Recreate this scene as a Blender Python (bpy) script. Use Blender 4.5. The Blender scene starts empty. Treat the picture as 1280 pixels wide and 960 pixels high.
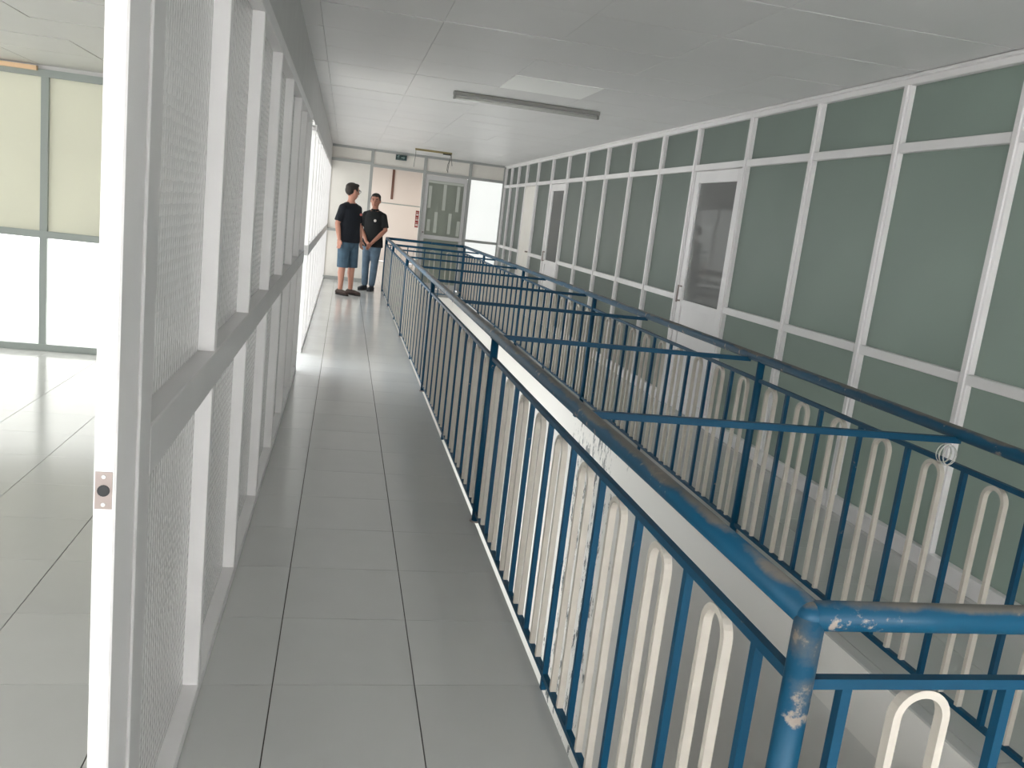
import bpy, bmesh, math, random
from mathutils import Vector, Matrix
random.seed(7)
sc = bpy.context.scene
C = sc.collection

# ------------------------------------------------------------------ camera
cam_d = bpy.data.cameras.new('camera'); cam = bpy.data.objects.new('camera', cam_d); C.objects.link(cam)
YAW, PITCH, ROLL, FPX, CAM_H = 0.2117, -0.1877, 0.1168, 1061.14, 1.3489
_fw = Vector((math.sin(YAW)*math.cos(PITCH), math.cos(YAW)*math.cos(PITCH), math.sin(PITCH)))
_r = Vector((math.cos(YAW), -math.sin(YAW), 0)); _u = _r.cross(_fw)
_r2 = _r*math.cos(ROLL) + _u*math.sin(ROLL); _u2 = -_r*math.sin(ROLL) + _u*math.cos(ROLL)
M = Matrix.Identity(4)
for i in range(3):
    M[i][0] = _r2[i]; M[i][1] = _u2[i]; M[i][2] = -_fw[i]
M[2][3] = CAM_H
cam.matrix_world = M
cam_d.sensor_fit = 'HORIZONTAL'; cam_d.sensor_width = 36.0; cam_d.lens = FPX*36.0/1280.0
cam_d.clip_start = 0.02; cam_d.clip_end = 200
sc.camera = cam
# ------------------------------------------------------------------ world, exposure
w = bpy.data.worlds.new('sky'); sc.world = w; w.use_nodes = True
bg = w.node_tree.nodes['Background']; bg.inputs[0].default_value = (0.93, 0.97, 1.0, 1); bg.inputs[1].default_value = 3.0
sc.view_settings.view_transform = 'Standard'; sc.view_settings.look = 'None'
sc.view_settings.gamma = 1.0; sc.view_settings.use_curve_mapping = False
sc.view_settings.exposure = 0.80
sc.cycles.use_denoising = True
sc.cycles.max_bounces = 10; sc.cycles.diffuse_bounces = 6; sc.cycles.glossy_bounces = 4
sc.cycles.sample_clamp_indirect = 8.0
# glow of each frosted window; the side and low ones are added fill
DAY_LEFT, DAY_REAR, DAY_ROOM, DAY_END, DAY_HALL, DAY_CREAM, FILL_SIDE, FILL_LOW = 0.66, 4.2, 0.95, 0.30, 0.85, 0.03, 3.2, 0.56

# ------------------------------------------------------------------ materials
def lin(c): return tuple(((v/255)/12.92 if v/255 <= .04045 else ((v/255+.055)/1.055)**2.4) for v in c)
def newmat(name):
    m = bpy.data.materials.new(name); m.use_nodes = True
    nt = m.node_tree; b = nt.nodes['Principled BSDF']; return m, nt, b
def N(nt, t, **kw):
    n = nt.nodes.new(t)
    for k, v in kw.items(): setattr(n, k, v)
    return n
def plain(name, col, rough=.5, metal=0, spec=.5, noise=0, nscale=6, bump=0, bscale=60):
    m, nt, b = newmat(name)
    b.inputs['Base Color'].default_value = (*lin(col), 1); b.inputs['Roughness'].default_value = rough
    b.inputs['Metallic'].default_value = metal; b.inputs['Specular IOR Level'].default_value = spec
    if noise or bump:
        tc = N(nt, 'ShaderNodeTexCoord')
    if noise:
        nz = N(nt, 'ShaderNodeTexNoise'); nz.inputs['Scale'].default_value = nscale; nz.inputs['Detail'].default_value = 6
        nt.links.new(tc.outputs['Object'], nz.inputs['Vector'])
        cr = N(nt, 'ShaderNodeValToRGB'); cl = lin(col)
        cr.color_ramp.elements[0].position = .3; cr.color_ramp.elements[1].position = .7
        cr.color_ramp.elements[0].color = (*[max(0, v*(1-noise)) for v in cl], 1); cr.color_ramp.elements[1].color = (*[min(1, v*(1+noise*.6)) for v in cl], 1)
        nt.links.new(nz.outputs['Fac'], cr.inputs[0]); nt.links.new(cr.outputs[0], b.inputs['Base Color'])
    if bump:
        n2 = N(nt, 'ShaderNodeTexNoise'); n2.inputs['Scale'].default_value = bscale
        nt.links.new(tc.outputs['Object'], n2.inputs['Vector'])
        bp = N(nt, 'ShaderNodeBump'); bp.inputs['Strength'].default_value = bump; bp.inputs['Distance'].default_value = .002
        nt.links.new(n2.outputs['Fac'], bp.inputs['Height']); nt.links.new(bp.outputs[0], b.inputs['Normal'])
    return m
def frosted(name, col, transl=.5, rough=.25, spec=.5, pattern=None, pscale=45, emit=0, ecol=(1, 1, 1), var=.03):
    """frosted sheet glass: part diffuse, part translucent, with a soft gloss; emit = daylight standing behind it"""
    m, nt, b = newmat(name); nt.nodes.remove(b)
    out = [n for n in nt.nodes if n.type == 'OUTPUT_MATERIAL'][0]
    tc = N(nt, 'ShaderNodeTexCoord'); nz = N(nt, 'ShaderNodeTexNoise'); nz.inputs['Scale'].default_value = 1.3
    nt.links.new(tc.outputs['Object'], nz.inputs['Vector'])
    mx = N(nt, 'ShaderNodeMixRGB'); cl = lin(col)
    mx.inputs[1].default_value = (*[v*(1-var*3) for v in cl], 1); mx.inputs[2].default_value = (*[min(1, v*(1+var*3)) for v in cl], 1)
    nt.links.new(nz.outputs['Fac'], mx.inputs[0])
    d = N(nt, 'ShaderNodeBsdfDiffuse'); t = N(nt, 'ShaderNodeBsdfTranslucent'); g = N(nt, 'ShaderNodeBsdfGlossy')
    g.inputs['Roughness'].default_value = rough
    nt.links.new(mx.outputs[0], d.inputs[0]); nt.links.new(mx.outputs[0], t.inputs[0])
    ms = N(nt, 'ShaderNodeMixShader'); ms.inputs[0].default_value = transl
    nt.links.new(d.outputs[0], ms.inputs[1]); nt.links.new(t.outputs[0], ms.inputs[2])
    fr = N(nt, 'ShaderNodeFresnel'); fr.inputs['IOR'].default_value = 1.45
    mu = N(nt, 'ShaderNodeMath', operation='MULTIPLY'); mu.inputs[1].default_value = spec*2
    nt.links.new(fr.outputs[0], mu.inputs[0])
    m2 = N(nt, 'ShaderNodeMixShader'); nt.links.new(mu.outputs[0], m2.inputs[0])
    nt.links.new(ms.outputs[0], m2.inputs[1]); nt.links.new(g.outputs[0], m2.inputs[2])
    if pattern:
        v = N(nt, 'ShaderNodeTexVoronoi'); v.inputs['Scale'].default_value = pscale; v.inputs['Randomness'].default_value = .25
        nt.links.new(tc.outputs['Object'], v.inputs['Vector'])
        bp = N(nt, 'ShaderNodeBump'); bp.inputs['Strength'].default_value = .45; bp.inputs['Distance'].default_value = .004
        nt.links.new(v.outputs['Distance'], bp.inputs['Height'])
        for s in (d, t, g, fr): nt.links.new(bp.outputs[0], s.inputs['Normal'])
        # embossed cells: thinner glass in the dimples lets a little more light through
        cr = N(nt, 'ShaderNodeMapRange'); cr.inputs[1].default_value = .1; cr.inputs[2].default_value = .6; cr.inputs[3].default_value = 1.0; cr.inputs[4].default_value = .93
        nt.links.new(v.outputs['Distance'], cr.inputs[0])
        m3 = N(nt, 'ShaderNodeMixRGB'); m3.blend_type = 'MULTIPLY'; m3.inputs[0].default_value = 1
        nt.links.new(mx.outputs[0], m3.inputs[1]); nt.links.new(cr.outputs[0], m3.inputs[2])
        nt.links.new(m3.outputs[0], d.inputs[0]); nt.links.new(m3.outputs[0], t.inputs[0])
    fin = m2
    if emit:
        e = N(nt, 'ShaderNodeEmission'); e.inputs[0].default_value = (*ecol, 1); e.inputs[1].default_value = emit
        ad = N(nt, 'ShaderNodeAddShader'); nt.links.new(m2.outputs[0], ad.inputs[0]); nt.links.new(e.outputs[0], ad.inputs[1]); fin = ad
    nt.links.new(fin.outputs[0], out.inputs[0])
    return m
def clear_glass(name, col=(.75, .78, .77), refl=1.0):
    m, nt, b = newmat(name); nt.nodes.remove(b)
    out = [n for n in nt.nodes if n.type == 'OUTPUT_MATERIAL'][0]
    t = N(nt, 'ShaderNodeBsdfTransparent'); t.inputs[0].default_value = (*col, 1)
    g = N(nt, 'ShaderNodeBsdfGlossy'); g.inputs['Roughness'].default_value = .03
    fr = N(nt, 'ShaderNodeFresnel'); fr.inputs['IOR'].default_value = 1.5
    mu = N(nt, 'ShaderNodeMath', operation='MULTIPLY'); mu.inputs[1].default_value = refl; nt.links.new(fr.outputs[0], mu.inputs[0])
    ms = N(nt, 'ShaderNodeMixShader'); nt.links.new(mu.outputs[0], ms.inputs[0]); nt.links.new(t.outputs[0], ms.inputs[1]); nt.links.new(g.outputs[0], ms.inputs[2])
    hz = N(nt, 'ShaderNodeBsdfDiffuse'); hz.inputs[0].default_value = (.45, .45, .44, 1); m4 = N(nt, 'ShaderNodeMixShader'); m4.inputs[0].default_value = .38
    nt.links.new(ms.outputs[0], m4.inputs[1]); nt.links.new(hz.outputs[0], m4.inputs[2])
    nt.links.new(m4.outputs[0], out.inputs[0]); return m
def tile_mat(name, col, rough, var=.05, spec=.5):
    m, nt, b = newmat(name)
    oi = N(nt, 'ShaderNodeObjectInfo'); tc = N(nt, 'ShaderNodeTexCoord'); geo = N(nt, 'ShaderNodeNewGeometry')
    nz = N(nt, 'ShaderNodeTexNoise'); nz.inputs['Scale'].default_value = 7; nz.inputs['Detail'].default_value = 5
    nt.links.new(geo.outputs['Position'], nz.inputs['Vector'])
    ad = N(nt, 'ShaderNodeMath', operation='ADD'); nt.links.new(oi.outputs['Random'], ad.inputs[0]); nt.links.new(nz.outputs['Fac'], ad.inputs[1])
    mr = N(nt, 'ShaderNodeMapRange'); mr.inputs[1].default_value = .3; mr.inputs[2].default_value = 1.7; mr.inputs[3].default_value = 1-var; mr.inputs[4].default_value = 1+var
    nt.links.new(ad.outputs[0], mr.inputs[0])
    mx = N(nt, 'ShaderNodeMixRGB'); mx.blend_type = 'MULTIPLY'; mx.inputs[0].default_value = 1; mx.inputs[1].default_value = (*lin(col), 1)
    nt.links.new(mr.outputs[0], mx.inputs[2]); nt.links.new(mx.outputs[0], b.inputs['Base Color'])
    n2 = N(nt, 'ShaderNodeTexNoise'); n2.inputs['Scale'].default_value = 2.2; nt.links.new(geo.outputs['Position'], n2.inputs['Vector'])
    m2 = N(nt, 'ShaderNodeMapRange'); m2.inputs[3].default_value = rough*.8; m2.inputs[4].default_value = rough*1.25
    nt.links.new(n2.outputs['Fac'], m2.inputs[0]); nt.links.new(m2.outputs[0], b.inputs['Roughness'])
    b.inputs['Specular IOR Level'].default_value = spec
    return m
def worn_paint(name, col, wear=(150, 140, 132), amount=.60, rough=.35, dust=0):
    m, nt, b = newmat(name)
    geo = N(nt, 'ShaderNodeNewGeometry')
    nz = N(nt, 'ShaderNodeTexNoise'); nz.inputs['Scale'].default_value = 14; nz.inputs['Detail'].default_value = 9; nz.inputs['Roughness'].default_value = .68
    nt.links.new(geo.outputs['Position'], nz.inputs['Vector'])
    cr = N(nt, 'ShaderNodeValToRGB'); cr.color_ramp.elements[0].position = amount; cr.color_ramp.elements[1].position = amount+.05
    cr.color_ramp.elements[0].color = (0, 0, 0, 1); cr.color_ramp.elements[1].color = (1, 1, 1, 1); nt.links.new(nz.outputs['Fac'], cr.inputs[0])
    n2 = N(nt, 'ShaderNodeTexNoise'); n2.inputs['Scale'].default_value = 3.0; n2.inputs['Detail'].default_value = 4
    nt.links.new(geo.outputs['Position'], n2.inputs['Vector'])
    m0 = N(nt, 'ShaderNodeMixRGB'); cl = lin(col); m0.inputs[1].default_value = (*[v*.75 for v in cl], 1); m0.inputs[2].default_value = (*[v*1.25 for v in cl], 1)
    nt.links.new(n2.outputs['Fac'], m0.inputs[0])
    m1 = N(nt, 'ShaderNodeMixRGB'); m1.inputs[2].default_value = (*lin(wear), 1)
    nt.links.new(cr.outputs[0], m1.inputs[0]); nt.links.new(m0.outputs[0], m1.inputs[1])
    last = m1
    if dust:   # worn, grimy top side of the handrail, broken up by noise
        sp = N(nt, 'ShaderNodeSeparateXYZ'); nt.links.new(geo.outputs['Normal'], sp.inputs[0])
        n3 = N(nt, 'ShaderNodeTexNoise'); n3.inputs['Scale'].default_value = 7; n3.inputs['Detail'].default_value = 9; n3.inputs['Roughness'].default_value = .62; nt.links.new(geo.outputs['Position'], n3.inputs['Vector'])
        ad = N(nt, 'ShaderNodeMath', operation='MULTIPLY_ADD'); ad.inputs[1].default_value = 1.7
        nt.links.new(n3.outputs['Fac'], ad.inputs[0]); nt.links.new(sp.outputs['Z'], ad.inputs[2])
        mr = N(nt, 'ShaderNodeMapRange'); mr.inputs[1].default_value = 1.50; mr.inputs[2].default_value = 1.78; mr.inputs[4].default_value = dust
        nt.links.new(ad.outputs[0], mr.inputs[0])
        m2 = N(nt, 'ShaderNodeMixRGB'); m2.inputs[2].default_value = (*lin((112, 104, 92)), 1)
        nt.links.new(mr.outputs[0], m2.inputs[0]); nt.links.new(m1.outputs[0], m2.inputs[1]); last = m2
    nt.links.new(last.outputs[0], b.inputs['Base Color'])
    b.inputs['Roughness'].default_value = rough; b.inputs['Specular IOR Level'].default_value = .35
    return m

MAT = dict(
    alu=plain('white_aluminium', (236, 234, 234), .38, noise=.05, nscale=3),
    alu_grey=plain('grey_aluminium', (208, 207, 207), .35, noise=.05, nscale=3),
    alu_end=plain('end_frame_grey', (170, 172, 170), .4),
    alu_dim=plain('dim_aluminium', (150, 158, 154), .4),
    tile=tile_mat('floor_tile_glaze', (200, 201, 199), .17, .045),
    grout=plain('dark_grout', (70, 64, 56), .9),
    ceil=tile_mat('ceiling_tile_paint', (226, 225, 225), .40, .02, .35),
    ceil_gap=plain('ceiling_joint_grey', (95, 94, 90), .8),  # one dark tone for the joints between ceiling tiles
    ceil_room=tile_mat('room_ceiling_paint', (208, 207, 204), .45, .02, .3),
    ceil_panel=plain('light_ceiling_panel', (254, 254, 252), .4),
    bulk=plain('bulkhead_paint', (208, 207, 206), .6, noise=.04),
    glass_left=frosted('embossed_glass', (250, 250, 249), .75, .22, .5, pattern=True),
    glass_right=frosted('green_frosted_glass', (158, 168, 162), .6, .38, .2),
    day_left=frosted('sunlit_frosted_glass', (215, 218, 214), .3, .3, .4, emit=DAY_LEFT, ecol=(1, .985, .985)),
    day_rear=frosted('daylit_rear_glass', (215, 218, 214), .3, .3, .4, emit=DAY_REAR, ecol=(1, .975, .985)),
    day_room=frosted('sunlit_room_glass', (215, 218, 214), .3, .3, .4, emit=DAY_ROOM, ecol=(1, .99, .97)),
    day_end=frosted('sunlit_end_glass', (215, 218, 214), .3, .3, .4, emit=DAY_END),
    day_hall=frosted('sunlit_hall_glass', (215, 218, 214), .3, .3, .4, emit=DAY_HALL, ecol=(1, .97, .94)),
    fill_side=frosted('side_fill_glass', (215, 218, 214), .3, .3, .4, emit=FILL_SIDE),
    fill_low=frosted('lower_fill_glass', (215, 218, 214), .3, .3, .4, emit=FILL_LOW, ecol=(1, .99, .98)),
    fill_outer=frosted('outer_fill_glass', (215, 218, 214), .3, .3, .4, emit=.65, ecol=(1, .99, .98)),
    cream=frosted('cream_backlit_panel', (215, 214, 200), .3, .5, .2, emit=DAY_CREAM, ecol=(1, 1, .9)),
    panel=plain('cream_wall_panel', (236, 232, 225), .5, noise=.03),
    hallwall=plain('pink_white_wall', (222, 213, 207), .7),
    clear=clear_glass('door_glass', (.5, .52, .52), .35),
    room=plain('dim_room_paint', (175, 175, 172), .8),
    void=None,
    blue=worn_paint('blue_rail_paint', (0, 68, 98), amount=.66, rough=.5),
    bluedust=worn_paint('blue_handrail_paint', (0, 72, 102), amount=.60, dust=.8, rough=.45),
    white_bar=plain('off_white_bar_paint', (198, 192, 182), .45, noise=.06, nscale=20),
    brown=plain('brown_strip', (110, 78, 66), .6),
    dark=plain('black_plastic', (22, 24, 26), .5),
    steel=plain('brushed_steel', (150, 138, 134), .45, metal=.3),
    orange=plain('orange_cream_strip', (240, 205, 165), .6),
    tube=plain('unlit_tube_glass', (205, 205, 200), .25),
    batten=plain('grey_batten', (150, 150, 146), .5),
    rust=plain('yellowed_batten', (150, 138, 96), .6, noise=.15, nscale=9),
    wire=plain('grey_wire', (110, 110, 104), .6),
)
def void_mat(name='stairwell_white_paint', base=(230, 229, 226), rough=.6):
    m, nt, b = newmat(name)
    geo = N(nt, 'ShaderNodeNewGeometry')
    mp = N(nt, 'ShaderNodeMapping'); mp.inputs['Scale'].default_value = (1, 3.2, 1.3); nt.links.new(geo.outputs['Position'], mp.inputs[0])
    nz = N(nt, 'ShaderNodeTexNoise'); nz.inputs['Scale'].default_value = 4.5; nz.inputs['Detail'].default_value = 10; nz.inputs['Roughness'].default_value = .75
    nt.links.new(mp.outputs[0], nz.inputs['Vector'])
    # scuffs keep to one worn stretch of the wall
    sp = N(nt, 'ShaderNodeSeparateXYZ'); nt.links.new(geo.outputs['Position'], sp.inputs[0])
    d = N(nt, 'ShaderNodeMath', operation='SUBTRACT'); d.inputs[1].default_value = 5.6; nt.links.new(sp.outputs['Y'], d.inputs[0])
    ab = N(nt, 'ShaderNodeMath', operation='ABSOLUTE'); nt.links.new(d.outputs[0], ab.inputs[0])
    mr = N(nt, 'ShaderNodeMapRange'); mr.inputs[1].default_value = .3; mr.inputs[2].default_value = 1.5; mr.inputs[3].default_value = .105; mr.inputs[4].default_value = -.2
    nt.links.new(ab.outputs[0], mr.inputs[0])
    ad = N(nt, 'ShaderNodeMath', operation='ADD'); nt.links.new(nz.outputs['Fac'], ad.inputs[0]); nt.links.new(mr.outputs[0], ad.inputs[1])
    cr = N(nt, 'ShaderNodeValToRGB'); cr.color_ramp.elements[0].position = .635; cr.color_ramp.elements[1].position = .665
    cr.color_ramp.elements[0].color = (*lin(base), 1); cr.color_ramp.elements[1].color = (*lin((92, 100, 104)), 1)
    nt.links.new(ad.outputs[0], cr.inputs[0]); nt.links.new(cr.outputs[0], b.inputs['Base Color']); b.inputs['Roughness'].default_value = rough
    return m
MAT['void'] = void_mat(); MAT['fascia'] = void_mat('lit_fascia_paint', (248, 246, 242), .35)  # fascia base whitened to imitate the lit band along the slab edge

# ------------------------------------------------------------------ mesh helpers
def bx(bm, x0, x1, y0, y1, z0, z1):
    vs = [bm.verts.new(p) for p in ((x0,y0,z0),(x1,y0,z0),(x1,y1,z0),(x0,y1,z0),(x0,y0,z1),(x1,y0,z1),(x1,y1,z1),(x0,y1,z1))]
    for f in ((3,2,1,0),(4,5,6,7),(0,1,5,4),(1,2,6,5),(2,3,7,6),(3,0,4,7)): bm.faces.new([vs[i] for i in f])
def mesh_from(bm, name, mat):
    me = bpy.data.meshes.new(name); bmesh.ops.recalc_face_normals(bm, faces=bm.faces[:]); bm.to_mesh(me); bm.free()
    if mat is not None: me.materials.append(MAT[mat] if isinstance(mat, str) else mat)
    return me
def link(name, me, parent=None, loc=None):
    o = bpy.data.objects.new(name, me); C.objects.link(o)
    if parent is not None: o.parent = parent
    if loc is not None: o.location = loc
    return o
_box_cache = {}
def box(name, x0, x1, y0, y1, z0, z1, mat, parent=None, bevel=0):
    """a box object with its origin at the centre; equal sizes share one mesh. The parent must sit unrotated."""
    key = (round(x1-x0, 4), round(y1-y0, 4), round(z1-z0, 4), mat, bevel)
    if key not in _box_cache:
        bm = bmesh.new(); a, b, c = (x1-x0)/2, (y1-y0)/2, (z1-z0)/2; bx(bm, -a, a, -b, b, -c, c)
        if bevel: bmesh.ops.bevel(bm, geom=bm.edges[:], offset=bevel, segments=1, affect='EDGES')
        _box_cache[key] = mesh_from(bm, name, mat)
    c = Vector(((x0+x1)/2, (y0+y1)/2, (z0+z1)/2))
    if parent is not None: c = c - world_loc(parent)
    return link(name, _box_cache[key], parent, c)
def world_loc(o):
    v = Vector(o.location)
    while o.parent is not None: o = o.parent; v += Vector(o.location)
    return v
def tag(o, label, cat, group=None, kind=None):
    o['label'] = label; o['category'] = cat
    if group: o['group'] = group
    if kind: o['kind'] = kind
    return o
def thing(name, label, cat, loc=(0, 0, 0), group=None, kind=None):
    return tag(link(name, None, None, loc), label, cat, group, kind)
def boxes(name, rects, mat, parent=None):
    bm = bmesh.new()
    for r in rects: bx(bm, *r)
    return link(name, mesh_from(bm, name, mat), parent)
def tube(bm, pts, rad, seg=12, cap=True):
    """sweep a circle along pts; rad: float, list, or list of (a,b) half axes (a along the side vector)"""
    pts = [Vector(p) for p in pts]; n = len(pts)
    if not isinstance(rad, (list, tuple)): rad = [rad]*n
    rad = [(r, r) if not isinstance(r, (list, tuple)) else r for r in rad]
    rings = []; side = None
    for i, p in enumerate(pts):
        t = (pts[min(i+1, n-1)] - pts[max(i-1, 0)]).normalized()
        if side is None: side = Vector((1, 0, 0)) if abs(t.x) < .9 else Vector((0, 1, 0))
        side = (side - t*side.dot(t)).normalized(); up = t.cross(side)
        rings.append([bm.verts.new(p + side*rad[i][0]*math.cos(2*math.pi*k/seg) + up*rad[i][1]*math.sin(2*math.pi*k/seg)) for k in range(seg)])
    for a, b in zip(rings, rings[1:]):
        for k in range(seg): bm.faces.new((a[k], a[(k+1) % seg], b[(k+1) % seg], b[k]))
    if cap:
        bm.faces.new(rings[0][::-1]); bm.faces.new(rings[-1])
def tube_obj(name, pts, rad, mat, parent=None, seg=12, smooth=True):
    bm = bmesh.new(); tube(bm, pts, rad, seg); me = mesh_from(bm, name, mat)
    if smooth:
        for p in me.polygons: p.use_smooth = len(p.vertices) == 4
    return link(name, me, parent)
S = 'structure'

# ================================================================== THE SETTING
XL, XR, XG = -0.293, 2.742, -0.335          # corridor faces of the left and right partitions, left glass plane
YE, YR = 15.30, -4.0                        # end partition, wall behind the camera
ZC, ZCL = 2.30, 2.05                        # ceilings of the corridor and of the left room
VX0, VX1, VY0, VY1 = 0.677, 1.85, 1.02, 14.03   # the stairwell opening

# ---- floor: slab + separate tiles
floor = boxes('floor', [(-5, VX0, YR, 22, -.25, -.008), (VX1+.05, 6, YR, 22, -.25, -.008), (VX0, VX1, YR, VY0, -.25, -.008), (VX0, VX1, VY1, 22, -.25, -.008)], 'grout')
tag(floor, 'glossy grey tiled floor running around the railed stairwell', 'floor', kind=S)
TS, GX, GY = .4, -.1013, 2.2468
tile_cells = []
def cut(x0, x1, y0, y1):
    """a tile cell minus the stairwell opening (tiles never straddle a corner visibly)"""
    if y1 <= VY0 or y0 >= VY1: return [(x0, x1, y0, y1)]
    out = []
    if x0 < VX0: out.append((x0, min(x1, VX0), y0, y1))
    if x1 > VX1: out.append((max(x0, VX1), x1, y0, y1))
    if y0 < VY0 and x1 > VX0 and x0 < VX1: out.append((max(x0, VX0), min(x1, VX1), y0, VY0))
    if y1 > VY1 and x1 > VX0 and x0 < VX1: out.append((max(x0, VX0), min(x1, VX1), VY1, y1))
    return out
for i in range(-13, 16):
    for j in range(-16, 50):
        x0, y0 = GX+TS*i, GY+TS*j
        if x0 < -5 or y0 < YR or x0+TS > 6 or y0+TS > 22: continue
        tile_cells += cut(x0, x0+TS, y0, y0+TS)
def tile_near(c):
    x0, x1, y0, y1 = c
    if y0 < 1.3 or y1 > 15.6: return False
    if x1 > -.6 and x0 < .7: return y1 > 1.6 and x0 < .69
    if x0 > 1.8: return x0 < 2.7
    return -3.0 < x0 < -.4 and 2.2 < y0 < 6.8 and x0 > -2.6
g = .0016
near = sorted([c for c in tile_cells if tile_near(c)], key=lambda c: (c[2]+c[3])**2/4 + (c[0]+c[1])**2/4)[:300]
ns = set(near)
for (x0, x1, y0, y1) in near:
    if x1-x0 > .02: box('floor_tile', x0+g, x1-g, y0+g*.55, y1-g*.55, -.008, 0, 'tile', floor)
ft = boxes('tile_field', [(x0+g, x1-g, y0+g, y1-g, -.008, 0) for (x0, x1, y0, y1) in tile_cells if (x0, x1, y0, y1) not in ns and x1-x0 > .02 and y1-y0 > .02], 'tile', floor)
ft['kind'] = 'stuff'

# ---- ceiling of the corridor, tile by tile
ceil = boxes('ceiling', [(XL-.09, XR+.04, YR, 22, ZC+.008, ZC+.06)], 'ceil_gap'); tag(ceil, 'flat white tiled ceiling over the corridor', 'ceiling', kind=S)
cxs = [XL-.08, -.2, .415, 1.03, 1.645, 2.26, XR+.03]; cys = [2.09+.62*k for k in range(-10, 32)]
rest = []
for a, b in zip(cxs, cxs[1:]):
    for c, d in zip(cys, cys[1:]):
        if d > 22 or c < YR: continue
        if 1.4 < c < YE:
            dz = random.uniform(-.0012, .0012)
            light = abs(a-1.03) < .01 and abs(c-5.81) < .05
            box('light_panel' if light else 'ceiling_tile', a+.001, b-.001, c+.0045, d-.0045, ZC+dz-(.004 if light else 0), ZC+.0085+dz, 'ceil_panel' if light else 'ceil', ceil)
        else: rest.append((a+.002, b-.002, c+.002, d-.002, ZC, ZC+.0085))
cf = boxes('tile_field', rest, 'ceil', ceil); cf['kind'] = 'stuff'
# ---- left room ceiling
ceil2 = boxes('ceiling', [(-5, XL-.09, YR, 6.9, ZCL+.008, ZC+.06)], 'ceil_gap'); tag(ceil2, 'lower grey tiled ceiling of the room behind the left partition', 'ceiling', kind=S)
rest = []
lxs = [-5, -4.6, -4.0, -3.4, -2.8, -2.18, -1.57, -.96, XL-.09]; lys = [4.14+.62*k for k in range(-13, 5)]; lys[-1] = 6.86
for a, b in zip(lxs, lxs[1:]):
    for c, d in zip(lys, lys[1:]):
        if c > 3 and a > -3.5: box('ceiling_tile', a+.003, b-.003, c+.003, d-.003, ZCL+random.uniform(-.002, .002), ZCL+.0085, 'ceil_room', ceil2)
        else: rest.append((a+.003, b-.003, c+.003, d-.003, ZCL, ZCL+.0085))
cf = boxes('tile_field', rest, 'ceil_room', ceil2); cf['kind'] = 'stuff'

# ---- left partition: white frames and embossed glass; sunlit past the cross wall
wl = boxes('wall_left', [(XL-.085, XL-.006, 1.25, 22, 1.95, ZC+.008)], 'bulk'); tag(wl, 'left glass partition of white aluminium frames under a grey bulkhead', 'wall', kind=S)
bays1 = [1.42+.767*k for k in range(8)]               # mullion near faces
bays2 = [7.62+.767*k for k in range(11)]
MW = .04
for y in bays1[1:] + bays2: box('mullion', XL-.05, XL, y, y+MW, .03, 1.95, 'alu', wl, .0015)
for (a, b) in ((1.46, 6.83), (7.62, YE)):
    box('bottom_rail', XL-.05, XL+.002, a, b, 0, .035, 'alu', wl, .0015)
    box('mid_rail', XL-.05, XL+.003, a, b, .858, .948, 'alu_grey', wl, .002)
    box('top_rail', XL-.05, XL+.003, a, b, 1.905, 1.955, 'alu', wl, .0015)
for ys, mt in ((bays1, 'glass_left'), (bays2, 'day_left')):
    for y, y2 in zip(ys, ys[1:]):
        for z0, z1 in ((.035, .858), (.948, 1.905)):
            box('glass_pane', XG-.003, XG+.003, y+MW, y2, z0, z1, mt, wl)
# end stiles of the doorway beside the camera: mullion and the lock stile
box('mullion', XL-.05, XL+.003, 1.378, 1.42+MW, .0, 1.95, 'alu_grey', wl, .002)
jm = box('door_jamb', -.3235, XL, 1.25, 1.372, 0, 2.05, 'alu', wl, .003)
bm = bmesh.new()                                     # strike plate on the jamb face
bx(bm, -.0115, .0115, -.0015, 0, -.028, .028); st = link('strike_plate', mesh_from(bm, 'strike_plate', 'steel'), jm, Vector((-.309, 1.25, .905))-world_loc(jm))
bm = bmesh.new(); tube(bm, [(0, -.0022, 0), (0, .0, 0)], .0085, 16); link('bolt_hole', mesh_from(bm, 'bolt_hole', 'dark'), jm, Vector((-.309, 1.249, .905))-world_loc(jm))
for dz in (-.021, .021):
    bm = bmesh.new(); tube(bm, [(0, -.0022, 0), (0, .0, 0)], .003, 10); link('screw', mesh_from(bm, 'screw', 'alu_grey'), jm, Vector((-.309, 1.249, .905+dz))-world_loc(jm))

# ---- cross wall of the left room (y = 6.86)
wc = boxes('wall_left_room', [(-5, XL-.085, 6.84, 6.92, 2.02, ZC)], 'bulk'); tag(wc, 'frosted window wall at the far side of the left room', 'wall', kind=S)
xs = [-5, -4.4, -3.75, -3.1, -2.80, -2.148, -1.496, -.844, XL-.084]
xs = [-5.36+.643*k for k in range(0, 8)] + [XL-.1]
xs = [x for x in xs if x > -5.1]
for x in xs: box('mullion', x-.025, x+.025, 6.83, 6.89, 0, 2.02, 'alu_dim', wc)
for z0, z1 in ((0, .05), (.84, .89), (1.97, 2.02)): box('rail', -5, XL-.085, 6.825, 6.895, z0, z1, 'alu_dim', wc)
for a, b in zip(xs, xs[1:]):
    box('glass_pane', a+.025, b-.025, 6.857, 6.863, .05, .84, 'day_room', wc)
    box('glass_pane', a+.025, b-.025, 6.857, 6.863, .89, 1.97, 'cream', wc)
tr = box('trim_1', -3.4, -2.19, 6.79, 6.825, 2.005, 2.035, 'orange'); tag(tr, 'narrow orange-cream strip above the left room windows', 'trim', kind=S)  # thin strip in one orange-cream tone along the window tops

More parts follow.
